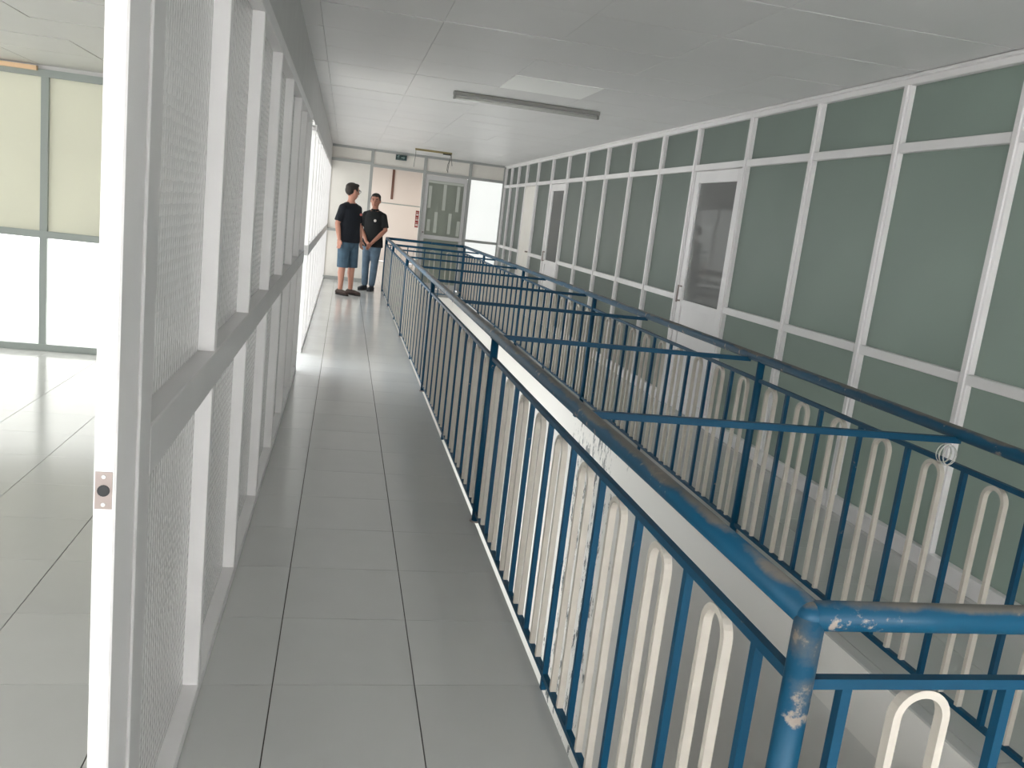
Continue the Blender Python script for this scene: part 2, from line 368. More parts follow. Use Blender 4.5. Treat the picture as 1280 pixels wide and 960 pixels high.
# ---- right partition: three rows of green frosted panes, two doors
wr = box('wall_right', XR, XR+.05, YR, 22, ZC-.005, ZC+.06, 'bulk'); tag(wr, 'right partition of white frames with green frosted panes', 'wall', kind=S)
mr_y = [-3.25, -2.43, -1.62, -.81, 0, .81, 1.62, 2.43, 3.2487, 4.0612, 4.8854, 5.7699, 6.6896, 7.4785, 8.3193, 9.1531, 10.0042, 10.839, 11.70, 12.62, 13.43, 14.1, 14.72, YE-.03]
doors = {11: 'door_1', 17: 'door_2'}; HW = .026
ZT, ZM = 1.94, .898
for y in mr_y:
    mu = box('mullion', XR-.012, XR+.05, y-HW, y+HW, 0, 2.255, 'alu', wr, .002)
    box('glazing_bead', XR-.022, XR-.012, y-HW+.012, y+HW-.012, .1, 2.25, 'alu', wr)
def rail_r(y0, y1, z0, z1, name='rail'): box(name, XR-.016, XR+.05, y0, y1, z0, z1, 'alu', wr, .003)
rail_r(YR, YE, 2.250, 2.298, 'top_trim'); box('cove_trim', XR-.04, XR, YR, YE, 2.280, ZC-.003, 'alu', wr, .004)
for k, (a, b) in enumerate(zip(mr_y, mr_y[1:])):
    rail_r(a+HW, b-HW, ZT-.024, ZT+.024, 'transom')
    box('glass_pane', XR+.017, XR+.023, a+HW, b-HW, ZT+.024, 2.25, 'glass_right', wr)
    if k in doors or k == 19: continue
    rail_r(a+HW, b-HW, ZM-.024, ZM+.024, 'mid_rail'); rail_r(a+HW, b-HW, .0, .085, 'bottom_rail')
    box('glass_pane', XR+.017, XR+.023, a+HW, b-HW, ZM+.024, ZT-.024, 'glass_right', wr)
    box('glass_pane', XR+.017, XR+.023, a+HW, b-HW, .085, ZM-.024, 'glass_right', wr)
def door_right(k, name, label):
    a, b = mr_y[k]+HW+.004, mr_y[k+1]-HW-.004
    d = box(name, XR+.002, XR+.035, a, b, .83, .885, 'alu'); tag(d, label, 'door', kind=S)
    box('stile', XR+.0, XR+.038, a, a+.085, .01, 1.91, 'alu', d, .003); box('stile', XR+.0, XR+.038, b-.085, b, .01, 1.91, 'alu', d, .003)
    box('top_rail', XR+.0, XR+.038, a+.085, b-.085, 1.82, 1.91, 'alu', d, .003); box('bottom_rail', XR+.0, XR+.038, a+.085, b-.085, .01, .12, 'alu', d, .003)
    box('kick_panel', XR+.012, XR+.026, a+.085, b-.085, .12, .83, 'alu', d); box('glass_pane', XR+.016, XR+.022, a+.085, b-.085, .885, 1.82, 'clear', d)
    h = box('handle', XR-.035, XR-.022, b-.06, b-.045, .86, 1.0, 'steel', d, .003)
    for z in (.868, .985): box('handle_mount', XR-.024, XR+.002, b-.058, b-.047, z, z+.012, 'steel', d)
door_right(11, 'door_1', 'white framed glass door in the middle of the right partition')
door_right(17, 'door_2', 'white framed glass door far along the right partition')
bl = box('door_3', XR-.012, XR+.03, mr_y[19]+HW, mr_y[20]-HW, 0, ZT-.03, 'panel', None, .004); tag(bl, 'plain white door leaf near the far end of the right partition', 'door', kind=S)
box('handle', XR-.05, XR-.012, mr_y[19]+.09, mr_y[19]+.12, .92, .94, 'steel', bl)

# ---- dim rooms behind the right partition
rr = boxes('wall_right_room', [(6, 6.1, YR, 22, -.25, ZC+.06), (XR+.06, 6, YE, YE+.1, 0, ZC), (XR+.06, 6, YR-.1, YR, 0, ZC)], 'room'); tag(rr, 'dim grey walls of the rooms behind the right partition', 'wall', kind=S)
rc = boxes('ceiling_right_room', [(XR+.05, 6.1, YR, 22, ZC, ZC+.06)], 'room'); tag(rc, 'grey ceiling of the rooms behind the right partition', 'ceiling', kind=S)
win = thing('window_1', 'small louvred window glowing on the far wall of the dim right room', 'window', (5.98, 13.7, 1.0), kind=S)
for k, (z, h) in enumerate(((1.60, .06), (1.24, .06), (1.14, .05), (1.05, .05))): box('glass_pane', 5.985, 5.998, 13.52, 13.86, z, z+h, 'day_end', win)
box('frame', 5.97, 5.998, 13.47, 13.50, .8, 1.75, 'alu_dim', win); box('frame', 5.97, 5.998, 13.88, 13.91, .8, 1.75, 'alu_dim', win)

sw = thing('fill_window_4', 'wide added fill windows brightening the right rooms', 'window', (5.98, 4, 0), kind=S)  # unseen windows, added to lift the room and backlight the right panes
for k in range(7):
    y = -3.5+k*1.5
    box('mullion', 5.96, 5.998, y-.03, y+.03, .6, 2.0, 'alu_dim', sw)
    if k < 6: box('glass_pane', 5.985, 5.998, y+.03, y+1.47, .6, 2.0, 'fill_side', sw)

# ---- end partition (y = 15.3)
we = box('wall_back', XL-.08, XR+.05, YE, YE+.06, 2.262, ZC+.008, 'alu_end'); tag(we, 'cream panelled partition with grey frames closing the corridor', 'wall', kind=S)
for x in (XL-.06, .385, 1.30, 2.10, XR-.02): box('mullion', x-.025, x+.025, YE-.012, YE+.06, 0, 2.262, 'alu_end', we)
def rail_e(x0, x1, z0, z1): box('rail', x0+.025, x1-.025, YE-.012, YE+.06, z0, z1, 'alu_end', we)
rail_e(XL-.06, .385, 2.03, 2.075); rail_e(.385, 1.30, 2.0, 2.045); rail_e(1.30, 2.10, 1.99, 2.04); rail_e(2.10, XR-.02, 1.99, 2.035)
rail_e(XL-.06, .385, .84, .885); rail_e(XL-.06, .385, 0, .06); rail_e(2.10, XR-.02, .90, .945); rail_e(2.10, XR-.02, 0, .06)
def pan_e(x0, x1, z0, z1, m, n='panel'): box(n, x0+.025, x1-.025, YE+.02, YE+.028, z0, z1, m, we)
pan_e(XL-.06, .385, 2.075, 2.262, 'panel'); pan_e(.385, 1.30, 2.045, 2.262, 'panel'); pan_e(1.30, 2.10, 2.04, 2.262, 'panel'); pan_e(2.10, XR-.02, 2.035, 2.262, 'panel')
pan_e(XL-.06, .385, .885, 2.03, 'panel'); pan_e(XL-.06, .385, .06, .84, 'panel')
pan_e(2.10, XR-.02, .945, 1.99, 'day_end', 'glass_pane'); pan_e(2.10, XR-.02, .06, .90, 'day_end', 'glass_pane')
# the end door: grey frosted leaf, light of windows behind it painted as pale bands
d = box('door_4', 1.33, 2.07, YE+.012, YE+.045, .88, .95, 'alu_grey'); tag(d, 'grey frosted door with window light painted as pale bands in the end partition', 'door', kind=S)
for a, b in ((1.33, 1.385), (2.015, 2.07)): box('stile', a, b, YE+.008, YE+.048, .01, 1.985, 'alu_grey', d)
box('top_rail', 1.385, 2.015, YE+.008, YE+.048, 1.90, 1.985, 'alu_grey', d); box('bottom_rail', 1.385, 2.015, YE+.008, YE+.048, .01, .1, 'alu_grey', d)
MAT['doorfrost'] = frosted('grey_green_frosted_glass', (168, 174, 164), .4, .3, .3)
MAT['band'] = plain('painted_window_glow', (200, 204, 196), .4)  # pale colour stands in for window slits shining through the frosted pane
for z0, z1 in ((.1, .88), (.95, 1.90)): box('glass_pane', 1.385, 2.015, YE+.025, YE+.031, z0, z1, 'doorfrost', d)
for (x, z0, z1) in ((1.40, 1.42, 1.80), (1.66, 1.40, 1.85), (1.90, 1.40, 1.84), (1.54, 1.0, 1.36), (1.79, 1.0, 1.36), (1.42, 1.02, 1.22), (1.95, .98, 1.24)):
    box('window_glow_band', x, x+.055, YE+.0205, YE+.0245, z0, z1, 'band', d)
box('window_glow_band', 1.39, 2.01, YE+.0205, YE+.0245, 1.855, 1.895, 'band', d)
box('handle', 1.345, 1.37, YE-.03, YE+.008, .98, 1.0, 'steel', d)

# ---- hall beyond the open bay of the end partition
wh = boxes('wall_hall', [(-1.5, XR+.2, 21.95, 22.05, 0, ZC)], 'hallwall'); tag(wh, 'pinkish white wall seen through the open bay at the far end', 'wall', kind=S)
box('wall_seam', -1.5, XR+.2, 21.944, 21.951, 1.43, 1.455, 'alu_dim', wh)
ws = boxes('wall_hall_side', [(1.9, 1.95, YE+.07, 22, 0, ZC)], 'hallwall'); tag(ws, 'white side wall of the hall behind the end door', 'wall', kind=S)
br = box('trim_2', 1.07, 1.13, 21.925, 21.945, 1.55, 2.28, 'brown'); tag(br, 'thin brown upright strip on the far hall wall', 'trim', kind=S)
hw = thing('window_2', 'tall frosted window lighting the far hall from the left', 'window', (-.36, 18.5, 0), kind=S)
for k in range(4):
    box('mullion', -.40, -.33, 15.9+k*1.4-.03, 15.9+k*1.4+.03, 0, 1.95, 'alu', hw)
    box('glass_pane', -.37, -.36, 15.93+k*1.4, 15.9+(k+1)*1.4-.03, .05, 1.95, 'day_hall', hw)

# ---- wall behind the camera with its daylight windows
wf = boxes('wall_front', [(-5, 6, YR-.1, YR, 0, .1), (-5, 6, YR-.1, YR, 1.55, ZC+.06)], 'panel'); tag(wf, 'wall behind the photographer below and above its windows', 'wall', kind=S)
wn = thing('window_3', 'row of tall frosted windows behind the photographer', 'window', (0, YR, 0), kind=S)
for k in range(9):
    x = -5+k*.97
    box('mullion', x-.025, x+.025, YR-.08, YR+.01, .1, 1.55, 'alu', wn)
    if k < 8: box('glass_pane', x+.025, x+.945, YR-.05, YR-.04, .1, 1.55, 'day_rear', wn)
wq = boxes('wall_left_outer', [(-5.1, -5, YR, 6.9, 0, .4), (-5.1, -5, YR, 6.9, 1.9, ZC+.06)], 'panel'); tag(wq, 'outer wall of the left room', 'wall', kind=S)

wo = thing('fill_window_6', 'row of added fill windows in the outer wall of the left room', 'window', (-5, 1.4, 0), kind=S)  # added out of view to light the back of the embossed left glass
for k in range(9):
    y = YR+k*1.36
    box('mullion', -5.08, -4.99, y-.03, y+.03, .4, 1.9, 'alu_dim', wo)
    if k < 8: box('glass_pane', -5.05, -5.04, y+.03, y+1.33, .4, 1.9, 'fill_outer', wo)

# ---- stairwell below
VZ = -3.0
v1 = boxes('wall_stairwell_right', [(VX1, VX1+.12, VY0-.12, VY1+.12, VZ, -.25), ], 'void'); tag(v1, 'scuffed white wall of the stairwell below the right railing', 'wall', kind=S)
box('fascia', VX1, VX1+.05, VY0, VY1, -.25, -.0085, 'fascia', v1)
v2 = boxes('wall_stairwell_left', [(VX0-.12, VX0, VY0-.12, VY1+.12, VZ, -.25)], 'void'); tag(v2, 'white wall of the stairwell below the left railing', 'wall', kind=S)
lw = thing('fill_window_5', 'added frosted fill windows in the left stairwell wall', 'window', (VX0, 8, -1.6), kind=S)  # unseen glowing panes added to brighten the opposite stairwell wall
for k in range(10):
    y = 5.5+k*.88
    box('mullion', VX0, VX0+.03, y-.03, y+.03, -2.5, -.5, 'alu', lw)
    if k < 9: box('glass_pane', VX0+.004, VX0+.012, y+.03, y+.85, -2.5, -.5, 'fill_low', lw)
v3 = boxes('wall_stairwell_back', [(VX0, VX1, VY1, VY1+.12, VZ, -.25)], 'void'); tag(v3, 'white end wall of the stairwell', 'wall', kind=S)
box('fascia', VX0, VX1, VY1-.02, VY1, -.25, -.0085, 'fascia', v3)
v4 = boxes('wall_stairwell_front', [(VX0, VX1, VY0-.12, VY0, VZ, -.25)], 'void'); tag(v4, 'white near wall of the stairwell', 'wall', kind=S)
v5 = boxes('floor_lower', [(VX0-.12, VX1+.12, VY0-.12, VY1+.12, VZ-.1, VZ)], 'bulk'); tag(v5, 'lower floor at the bottom of the stairwell', 'floor', kind=S)

# ---- terrace outside the left doorway
te = boxes('floor_terrace', [(-5, XL-.09, 6.93, 22, .0, .004)], 'panel'); tag(te, 'sunlit pale terrace outside the left doorway', 'floor', kind=S)

# ================================================================== THE RAILING
RX0, RX1, RY0, RY1 = .68, 1.95, 1.0, 14.0
HZ, HR = .857, .0215
LZ, BZ = .755, .045
rail = thing('stairwell_railing', 'worn blue steel railing with white hoops around the stairwell', 'railing', (0, 0, 0))
def rb(name, *a, mat='blue'): return box(name, *a, mat, rail)
# handrails as one pipe each, with ball corners hidden inside the joints
tube_obj('handrail', [(RX0, RY0+k*(RY1-RY0)/24, HZ) for k in range(25)], HR, 'bluedust', rail, 20)
tube_obj('handrail', [(RX1, RY0+k*(RY1-RY0)/24, HZ) for k in range(25)], HR, 'bluedust', rail, 20)
for y in (RY0, RY1): tube_obj('handrail', [(RX0+k*(RX1-RX0)/6, y, HZ) for k in range(7)], HR, 'bluedust', rail, 20)
for x in (RX0, RX1):
    for y in (RY0, RY1):
        bm = bmesh.new(); bmesh.ops.create_uvsphere(bm, u_segments=20, v_segments=12, radius=HR*.992)
        me = mesh_from(bm, 'corner_joint', 'bluedust')
        for p in me.polygons: p.use_smooth = True
        link('corner_joint', me, rail, (x, y, HZ))
        tube_obj('corner_post', [(x, y, 0), (x, y, .4), (x, y, HZ)], HR, 'bluedust', rail, 20)
hs = .008
for x in (RX0, RX1):
    rb('upper_rail', x-hs, x+hs, RY0, RY1, LZ-hs, LZ+hs); rb('bottom_rail', x-hs, x+hs, RY0, RY1, BZ-hs, BZ+hs)
for y in (RY0, RY1):
    rb('upper_rail', RX0, RX1, y-hs, y+hs, LZ-hs, LZ+hs); rb('bottom_rail', RX0, RX1, y-hs, y+hs, BZ-hs, BZ+hs)
PITCHB = .277
bar_y = [1.12+PITCHB*k for k in range(47)]
post_k = (9, 19, 29, 39)
bm = bmesh.new(); tube(bm, [(0, 0, 0), (0, 0, HZ-.005)], .0175, 16); post_me = mesh_from(bm, 'post', 'blue')
for p in post_me.polygons: p.use_smooth = len(p.vertices) == 4
bm = bmesh.new(); tube(bm, [(0, 0, 0), (0, 0, .006)], .026, 16); foot_me = mesh_from(bm, 'foot', 'steel')
def hoop_mesh(axis):
    """inverted U of flat bar; axis 'y': lies in the y-z plane, 'x': in the x-z plane"""
    w_, d_, R = .013, .017, .0475
    zt = LZ-hs-.001-R
    path = [(-R, BZ+hs)] + [(-R, zt*.5)] + [(-R*math.cos(t), zt+R*math.sin(t)) for t in [math.pi*k/14 for k in range(15)]] + [(R, zt*.5), (R, BZ+hs)]
    bm = bmesh.new(); rings = []
    for i, (s, z) in enumerate(path):
        if 1 < i < 17: t = math.pi*(i-2)/14; n = (-math.cos(t), math.sin(t))
        else: n = (-1, 0) if i <= 1 else (1, 0)
        rg = []
        for (off, dep) in ((0, -d_/2), (0, d_/2), (-w_, d_/2), (-w_, -d_/2)):
            ss, zz = s+n[0]*off, z+n[1]*off
            rg.append(bm.verts.new((dep, ss, zz) if axis == 'y' else (ss, dep, zz)))
        rings.append(rg)
    for a, b in zip(rings, rings[1:]):
        for k in range(4): bm.faces.new((a[k], a[(k+1) % 4], b[(k+1) % 4], b[k]))
    bm.faces.new(rings[0][::-1]); bm.faces.new(rings[-1])
    return mesh_from(bm, 'hoop', 'white_bar')
hoop_y, hoop_x = hoop_mesh('y'), hoop_mesh('x')
for x in (RX0, RX1):
    for k, y in enumerate(bar_y):
        if k in post_k:
            p = link('post', post_me, rail, (x, y, 0)); link('foot', foot_me, p)
        else:
            z0 = 0 if k % 10 == 4 else BZ
            rb('baluster', x-hs, x+hs, y-hs, y+hs, z0, LZ)
        if k < 46: link('hoop', hoop_y, rail, (x, y+PITCHB/2, 0))
for y in (RY0, RY1):
    xs = [.756+.275*k for k in range(5)]
    for k, x in enumerate(xs):
        rb('baluster', x-hs, x+hs, y-hs, y+hs, 0 if k in (1, 3) else BZ, LZ)
        if k < 4: link('hoop', hoop_x, rail, (x+.1325, y, 0))
for k in range(8):
    y = 2.28+1.45*k
    rb('crossbar', RX0, RX1, y-.010, y+.010, .826, .846)

# ================================================================== THINGS
# clear tie looped round the right railing
tie = thing('wire_tie', 'clear plastic tie looped just below the right handrail', 'wire', (RX1-.045, 2.26, .795))
for k, (dy, ang, R) in enumerate(((-.008, .3, .03), (.004, -.2, .034), (.014, .5, .028), (.022, 0, .03))):
    pts = [(math.cos(a)*.026, dy+math.cos(a)*math.sin(ang)*.01, math.sin(a)*R-.005) for a in [2*math.pi*i/20 for i in range(21)]]
    tube_obj('loop', pts, .0016, 'tube', tie, 6)
# ceiling batten light
fl = thing('ceiling_light', 'long unlit grey batten light across the ceiling', 'light', (1.355, 6.95, ZC))
box('housing', .754, 1.955, 6.925, 6.975, ZC-.032, ZC-.002, 'batten', fl, .004)
for x in (.757, 1.935): box('lamp_holder', x, x+.018, 6.93, 6.97, ZC-.062, ZC-.03, 'batten', fl, .003)
tube_obj('tube', [(.775-1.355, 0, -.05), (1.935-1.355, 0, -.05)], .013, 'tube', fl, 14)
# dismantled batten with loose wires
dl = thing('broken_light', 'yellowed dismantled light batten with loose wires dangling', 'light', (1.28, 13.8, ZC))
box('housing', .99, 1.57, 13.78, 13.82, ZC-.030, ZC-.002, 'rust', dl); box('ballast', 1.43, 1.555, 13.775, 13.825, ZC-.045, ZC-.028, 'dark', dl)
for pts in ([(-.28, 0, -.02), (-.275, 0, -.1), (-.285, .0, -.2), (-.29, 0, -.29)], [(.28, 0, -.02), (.27, 0, -.1), (.255, 0, -.2), (.25, .01, -.31)], [(.28, 0, -.02), (.295, 0, -.12), (.31, 0, -.2)], [(.27, 0, -.1), (.24, 0, -.19), (.235, 0, -.28), (.26, 0, -.30)]):
    tube_obj('wire', pts, .004, 'wire', dl, 6)
# emergency exit sign
MAT['sign_green'] = plain('dark_green_sign', (34, 62, 62), .4); MAT['sign_pale'] = plain('pale_sign_mark', (150, 172, 168), .5)
ex = thing('exit_sign', 'small dark green exit sign on the end partition', 'sign', (.87, YE-.03, 2.21))
box('housing', .775, .965, YE-.035, YE-.013, 2.165, 2.255, 'sign_green', ex, .003)
box('sign_border', .79, .95, YE-.0365, YE-.035, 2.172, 2.176, 'sign_pale', ex)
bm = bmesh.new()   # running figure and arrow
for pts in ([(-.055, 0, .028)], ):
    bmesh.ops.create_uvsphere(bm, u_segments=10, v_segments=6, radius=.008, matrix=Matrix.Translation((-.045, 0, .028)) @ Matrix.Diagonal((1, .2, 1, 1)))
for a, b, r in (((-.048, 0, .018), (-.055, 0, -.005), .008), ((-.055, 0, -.005), (-.035, 0, -.02), .005), ((-.055, 0, -.005), (-.075, 0, -.025), .005), ((-.048, 0, .015), (-.028, 0, .005), .004), ((-.048, 0, .015), (-.07, 0, .01), .004), ((.0, 0, .0), (.06, 0, .0), .008), ((.035, 0, .02), (.06, 0, .0), .006), ((.035, 0, -.02), (.06, 0, .0), .006)):
    tube(bm, [a, b], [(r, r*.2) if abs(a[0]-b[0]) < .03 and False else (r*.35, r)]*2, 8)
link('pictogram', mesh_from(bm, 'pictogram', 'sign_pale'), ex, (0, -.006, 0))
# red fire notice
MAT['red'] = plain('red_notice', (160, 52, 50), .5); MAT['notice_white'] = plain('notice_white', (225, 205, 198), .6)
fn = thing('fire_notice', 'narrow red fire safety notice on the end door post', 'sign', (1.235, YE-.03, 1.2))
box('board', 1.205, 1.265, YE-.022, YE-.0135, 1.055, 1.345, 'red', fn)
for z in (1.08, 1.17, 1.26): box('printed_block', 1.214, 1.256, YE-.0235, YE-.022, z, z+.035, 'notice_white', fn)
for z in (1.13, 1.22, 1.31): box('printed_line', 1.214, 1.250, YE-.0235, YE-.022, z, z+.01, 'notice_white', fn)

# ================================================================== PEOPLE
def fuse(name, bm, voxel, smooth, mat, parent):
    """one continuous surface out of overlapping volumes"""
    me = mesh_from(bm, name+'_raw', None); o = bpy.data.objects.new(name, me); C.objects.link(o)
    r = o.modifiers.new('r', 'REMESH'); r.mode = 'VOXEL'; r.voxel_size = voxel
    if smooth: s = o.modifiers.new('s', 'SMOOTH'); s.factor = .5; s.iterations = smooth
    dg = bpy.context.evaluated_depsgraph_get(); dg.update()
    m2 = bpy.data.meshes.new_from_object(o.evaluated_get(dg)); bpy.data.objects.remove(o); bpy.data.meshes.remove(me)
    m2.materials.clear(); m2.materials.append(MAT[mat] if isinstance(mat, str) else mat)
    for p in m2.polygons: p.use_smooth = True
    m2.name = name
    return link(name, m2, parent)
def blob(bm, c, r, rot=None):
    mt = Matrix.Translation(c) @ (rot.to_4x4() if rot else Matrix.Identity(4)) @ Matrix.Diagonal((*r, 1))
    bmesh.ops.create_uvsphere(bm, u_segments=16, v_segments=10, radius=1, matrix=mt)
def limb(bm, pts, rad, seg=14):
    tube(bm, pts, rad, seg)
    for p, r in ((pts[0], rad[0]), (pts[-1], rad[-1])):
        a = r if isinstance(r, (int, float)) else min(r); blob(bm, p, (a, a, a))
def hand(bm, wrist, d, across, s, curl=.5):
    """palm + four unequal fingers + thumb; d: pointing direction, across: towards the thumb side"""
    d = Vector(d).normalized(); across = Vector(across); across = (across-d*across.dot(d)).normalized(); nrm = d.cross(across)
    if curl < 0: nrm = -nrm; curl = -curl
    P = Vector(wrist)
    for k in range(4):
        o = across*(.028-.019*k)*s
        limb(bm, [P+d*.01*s+o*.6, P+d*.05*s+o*.95, P+d*.085*s+o], [.013*s, .0125*s, .011*s], 8)
        L = (.072, .08, .074, .058)[k]*s; b = P+d*.085*s+o; dd = d.copy(); seg = [b]
        for q in range(3):
            dd = (dd+nrm*curl*(.35+.25*q)).normalized(); seg.append(seg[-1]+dd*L/3)
        limb(bm, seg, [.0098*s, .009*s, .0084*s, .0074*s], 8)
    t0 = P+d*.025*s+across*.026*s
    limb(bm, [t0, t0+(across*.7+d*.7+nrm*.3).normalized()*.04*s, t0+(across*.55+d*.9+nrm*.4).normalized()*.075*s], [.0145*s, .0115*s, .009*s], 8)
def person(label, loc, rz, H, skin, head_yaw, head_pitch, arms, shirt_mat, shirt_hem, collar, legs, trouser_mat, trouser_len, hair_mat, shoe_mat, logo, width=1.0, glasses=False):
    HS = 1.12; s = H/1.775; sH = s*HS; V = lambda x, y, z: Vector((x*s, y*s, z*s))
    root = thing('person', label, 'person', loc); root.rotation_euler.z = rz
    hy = Matrix.Rotation(head_yaw, 3, 'Z') @ Matrix.Rotation(head_pitch, 3, 'X'); piv = V(0, -.005, 1.52)
    def HV(x, y, z): return piv + hy @ ((V(x, y, z) - piv)*HS)
    b = bmesh.new(); wd = width
    limb(b, [V(0, 0, .86), V(0, 0, .98), V(0, .002, 1.10), V(0, .0, 1.25), V(0, -.005, 1.36), V(0, -.01, 1.43), V(0, -.01, 1.475)],
         [(.16*s*wd, .108*s), (.152*s*wd, .105*s), (.146*s*wd, .102*s), (.168*s*wd, .11*s), (.172*s*wd, .102*s), (.14*s, .08*s), (.075*s, .065*s)], 20)
    limb(b, [V(0, -.012, 1.44), V(0, -.005, 1.50), HV(0, 0, 1.57)], [.062*s, .056*s, .056*s])
    hr = [((0, .052, 1.533), (.034, .034)), ((0, .03, 1.56), (.056, .064)), ((0, .015, 1.60), (.067, .084)), ((0, .006, 1.645), (.073, .094)), ((0, .0, 1.69), (.072, .092)), ((0, -.004, 1.722), (.058, .074)), ((0, -.004, 1.74), (.03, .04))]
    for (c1, r1), (c2, r2) in zip(hr, hr[1:]):
        tb = bmesh.new(); tube(tb, [V(*c1), V(*c2)], [(r1[0]*s, r1[1]*s), (r2[0]*s, r2[1]*s)], 18)
        for v in tb.verts: v.co = piv + hy @ ((v.co - piv)*HS)
        tm = bpy.data.meshes.new('t'); tb.to_mesh(tm); tb.free(); b.from_mesh(tm); bpy.data.meshes.remove(tm)
    limb(b, [HV(0, .094, 1.648), HV(0, .104, 1.625), HV(0, .112, 1.607)], [.009*sH, .012*sH, .015*sH], 8)
    for sx in (-1, 1): blob(b, HV(sx*.076, -.004, 1.63), (.012*sH, .021*sH, .033*sH), hy)
    blob(b, HV(0, .088, 1.568), (.024*sH, .012*sH, .008*sH), hy); blob(b, HV(0, .086, 1.664), (.05*sH, .012*sH, .009*sH), hy)
    for (sh, el, wr, hd, ac, cu) in arms:
        limb(b, [V(*sh), V(*[(p+q)/2 for p, q in zip(sh, el)]), V(*el), V(*[(p*.65+q*.35) for p, q in zip(el, wr)]), V(*wr)], [.056*s, .048*s, .041*s, .042*s, .028*s])
        hand(b, V(*wr), hd, ac, s*.95, cu)
    for (hp, kn, an, toe) in legs:
        mid = [(p+q)/2 for p, q in zip(hp, kn)]; calf = [p*.68+q*.32 for p, q in zip(kn, an)]; calf[1] -= .014
        limb(b, [V(*hp), V(*mid), V(*kn), V(*calf), V(*[p*.3+q*.7 for p, q in zip(kn, an)]), V(*an)], [.088*s, .074*s, .055*s, .056*s, .042*s, .037*s])
        limb(b, [V(an[0], an[1]-.03, .045), V(an[0]*.5+toe[0]*.5, an[1]*.5+toe[1]*.5, .042), V(toe[0], toe[1], .03)], [.036*s, (.042*s, .034*s), (.036*s, .024*s)])
    fuse('body', b, .0062, 2, skin, root)
    # shirt with short sleeves
    b = bmesh.new()
    tube(b, [V(0, 0, shirt_hem), V(0, .002, shirt_hem+.1), V(0, .006, 1.08), V(0, .002, 1.25), V(0, -.004, 1.36), V(0, -.008, 1.43), V(0, -.010, 1.462)],
         [(.204*s*wd, .140*s), (.196*s*wd, .136*s), (.178*s*wd, .125*s), (.184*s*wd, .128*s), (.188*s*wd, .116*s), (.15*s, .094*s), (.078*s, .071*s)], 22)
    for (sh, el, wr, hd, ac, cu) in arms:
        e2 = [p*.14+q*.86 for p, q in zip(sh, el)]; tube(b, [V(*sh), V(*[(p+q)/2 for p, q in zip(sh, e2)]), V(*e2)], [.062*s, .064*s, .066*s], 14); blob(b, V(*sh), (.062*s, .062*s, .058*s))
        limb(b, [V(0, -.012, 1.43), V(sh[0]*.5, -.012, 1.42), V(*sh)], [.06*s, .058*s, .056*s])
    shirt = fuse('shirt', b, .009, 4, shirt_mat, root)
    if collar:
        b = bmesh.new(); tube(b, [V(0, -.008, 1.465), V(0, -.006, 1.50)], [(.082*s, .076*s), (.068*s, .066*s)], 18); fuse('collar', b, .007, 2, shirt_mat, shirt)
    (lx, lz, lm, lw) = logo
    bm = bmesh.new(); tube(bm, [V(lx, .118, lz), V(lx, .139, lz)], lw*s, 12); link('chest_logo', mesh_from(bm, 'chest_logo', lm), shirt)
    # trousers or shorts
    b = bmesh.new()
    limb(b, [V(0, 0, .82), V(0, 0, .95), V(0, 0, 1.04)], [(.17*s*wd, .115*s), (.168*s*wd, .117*s), (.158*s*wd, .11*s)], 20)
    for (hp, kn, an, toe) in legs:
        if trouser_len > .3:
            f = (hp[2]-trouser_len)/(hp[2]-kn[2]); e = [p+(q-p)*f for p, q in zip(hp, kn)]
            tube(b, [V(*hp), V(*[(p+q)/2 for p, q in zip(hp, e)]), V(*e)], [.104*s, .097*s, (.087*s, .096*s)], 14)
        else:
            e = [p*.12+q*.88 for p, q in zip(kn, an)]
            limb(b, [V(*hp), V(*[(p+q)/2 for p, q in zip(hp, kn)]), V(*kn), V(*[(p+q)/2 for p, q in zip(kn, e)]), V(*e)], [.1*s, .086*s, .07*s, .066*s, .06*s])
    fuse('shorts' if trouser_len > .3 else 'jeans', b, .009, 4, trouser_mat, root)
    # shoes
    for (hp, kn, an, toe) in legs:
        b = bmesh.new()
        limb(b, [V(an[0], an[1]-.045, .045), V(an[0]*.55+toe[0]*.45, an[1]*.55+toe[1]*.45, .045), V(toe[0], toe[1]+.01, .034)], [.044*s, (.05*s, .043*s), (.044*s, .032*s)])
        blob(b, V(an[0], an[1]-.01, .07), (.045*s, .055*s, .035*s))
        sh = fuse('shoe', b, .008, 2, shoe_mat, root)
        b = bmesh.new(); c0, c1 = V(an[0], an[1]-.06, .009), V(toe[0], toe[1]+.035, .009)
        dv = (c1-c0).normalized(); sd = Vector((dv.y, -dv.x, 0))
        ring = [c0-sd*.036*s, c0+dv*.0-dv*.02*s, c0+sd*.036*s, (c0+c1)/2+sd*.044*s, c1-dv*.05*s+sd*.044*s, c1+sd*.022*s, c1-sd*.022*s, c1-dv*.05*s-sd*.044*s, (c0+c1)/2-sd*.044*s]
        lo = [b.verts.new((p.x, p.y, 0)) for p in ring]; hi = [b.verts.new((p.x, p.y, .018*s)) for p in ring]
        b.faces.new(lo[::-1]); b.faces.new(hi)
        for k in range(len(ring)): b.faces.new((lo[k], lo[(k+1) % len(ring)], hi[(k+1) % len(ring)], hi[k]))
        link('sole', mesh_from(b, 'sole', 'dark'), sh)
    # hair
    b = bmesh.new()
    for c, r in (((0, -.012, 1.69), (.080, .098, .068)), ((0, -.045, 1.65), (.074, .066, .075)), ((0, .05, 1.722), (.06, .048, .026))): blob(b, HV(*c), tuple(v*sH for v in r), hy)
    for sx in (-1, 1): blob(b, HV(sx*.069, .012, 1.665), (.014*sH, .03*sH, .038*sH), hy)
    fuse('hair', b, .007, 2, hair_mat, root)
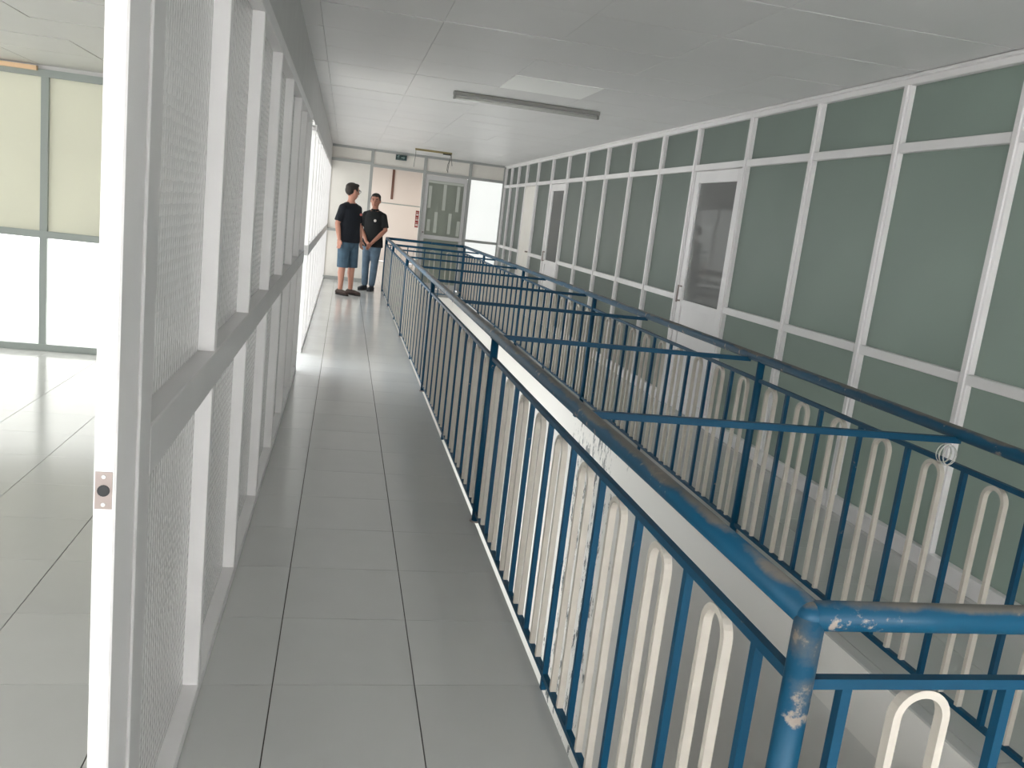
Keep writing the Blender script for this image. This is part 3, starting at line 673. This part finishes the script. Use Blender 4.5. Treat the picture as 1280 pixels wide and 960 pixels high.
    # face details
    for sx in (-1, 1):
        bm = bmesh.new(); blob(bm, HV(sx*.031, .0875, 1.640), (.010*sH, .006*sH, .0045*sH), hy); e = link('eye', mesh_from(bm, 'eye', 'eyewhite'), root)
        bm = bmesh.new(); blob(bm, HV(sx*.031, .0935, 1.640), (.006*sH, .004*sH, .006*sH), hy); link('iris', mesh_from(bm, 'iris', 'dark'), e)
        bm = bmesh.new(); blob(bm, HV(sx*.031, .093, 1.661), (.02*sH, .008*sH, .0045*sH), hy); link('eyebrow', mesh_from(bm, 'eyebrow', hair_mat), root)
    bm = bmesh.new(); blob(bm, HV(0, .0965, 1.5685), (.023*sH, .006*sH, .0045*sH), hy); link('mouth', mesh_from(bm, 'mouth', 'lip'), root)
    if glasses:
        gl = link('glasses', None, root)
        for sx in (-1, 1):
            bm = bmesh.new(); tube(bm, [HV(sx*.034+.024*math.cos(a), .106, 1.640+.018*math.sin(a)) for a in [2*math.pi*k/16 for k in range(17)]], .0026*sH, 6); link('rim', mesh_from(bm, 'rim', 'dark'), gl)
            bm = bmesh.new(); tube(bm, [HV(sx*.058, .104, 1.646), HV(sx*.078, .07, 1.648), HV(sx*.083, .0, 1.648), HV(sx*.08, -.02, 1.64)], .0028*sH, 6); link('temple', mesh_from(bm, 'temple', 'dark'), gl)
        bm = bmesh.new(); tube(bm, [HV(-.011, .107, 1.646), HV(.011, .107, 1.646)], .0026*sH, 6); link('bridge', mesh_from(bm, 'bridge', 'dark'), gl)
    return root
MAT['skin1'] = plain('skin_tone', (196, 142, 122), .55); MAT['skin2'] = plain('tanned_skin', (176, 124, 104), .55)
MAT['lip'] = plain('lip_tone', (142, 82, 76), .5); MAT['eyewhite'] = plain('eye_white', (190, 180, 172), .3)
MAT['hair1'] = plain('dark_brown_hair', (48, 42, 38), .75, noise=.2, nscale=60, bump=.5, bscale=120); MAT['hair2'] = plain('black_hair', (30, 27, 26), .7, bump=.5, bscale=120)
MAT['navy'] = plain('black_navy_cotton', (20, 25, 34), .9, noise=.15, nscale=12, bump=.3, bscale=30); MAT['black'] = plain('black_cotton', (20, 23, 25), .9, noise=.15, nscale=12, bump=.3, bscale=30)
MAT['denim'] = plain('blue_denim', (74, 98, 116), .9, noise=.18, nscale=14, bump=.4, bscale=40); MAT['jeans'] = plain('faded_jeans', (92, 112, 130), .9, noise=.22, nscale=10, bump=.4, bscale=40)
MAT['shoe1'] = plain('dark_brown_shoe', (66, 52, 46), .7, noise=.3, nscale=40); MAT['shoe2'] = plain('dark_grey_shoe', (46, 50, 56), .7)
MAT['logo_w'] = plain('white_print', (215, 210, 205), .7); MAT['logo_r'] = plain('pink_print', (205, 120, 112), .7)
person('man in navy T-shirt and denim shorts, head turned towards his companion', (.075, 12.93, 0), math.radians(-133), 1.63, 'skin1', math.radians(80), 0,
       [((.178, -.01, 1.385), (.245, -.035, 1.13), (.25, .03, .885), (.02, .12, -1), (-.2, 1, 0), .45), ((-.178, -.01, 1.385), (-.245, -.03, 1.13), (-.23, .05, .89), (.02, .15, -1), (.2, 1, 0), -.45)],
       'navy', .845, False, [((.098, 0, .90), (.105, .01, .48), (.108, -.005, .085), (.135, .155, 0)), ((-.098, 0, .90), (-.10, .02, .48), (-.105, .02, .085), (-.12, .185, 0))],
       'denim', .44, 'hair1', 'shoe1', (-.10, 1.30, 'logo_r', .02), 1.08, True)
person('man in black polo shirt and jeans with hands clasped before him', (.455, 13.92, 0), math.radians(160), 1.535, 'skin2', math.radians(8), math.radians(-4),
       [((.17, -.005, 1.385), (.235, .03, 1.14), (.055, .185, .90), (-.75, .1, -.75), (.2, .3, 1), .6), ((-.17, -.005, 1.385), (-.24, .03, 1.14), (-.05, .20, .88), (.6, .15, -.8), (-.2, .3, 1), -.6)],
       'black', .81, True, [((.085, 0, .90), (.09, .02, .48), (.085, .0, .085), (.13, .15, 0)), ((-.085, 0, .90), (-.08, .03, .48), (-.06, .03, .085), (-.07, .20, 0))],
       'jeans', 0, 'hair2', 'shoe2', (-.06, 1.29, 'logo_w', .024), 1.0, False)
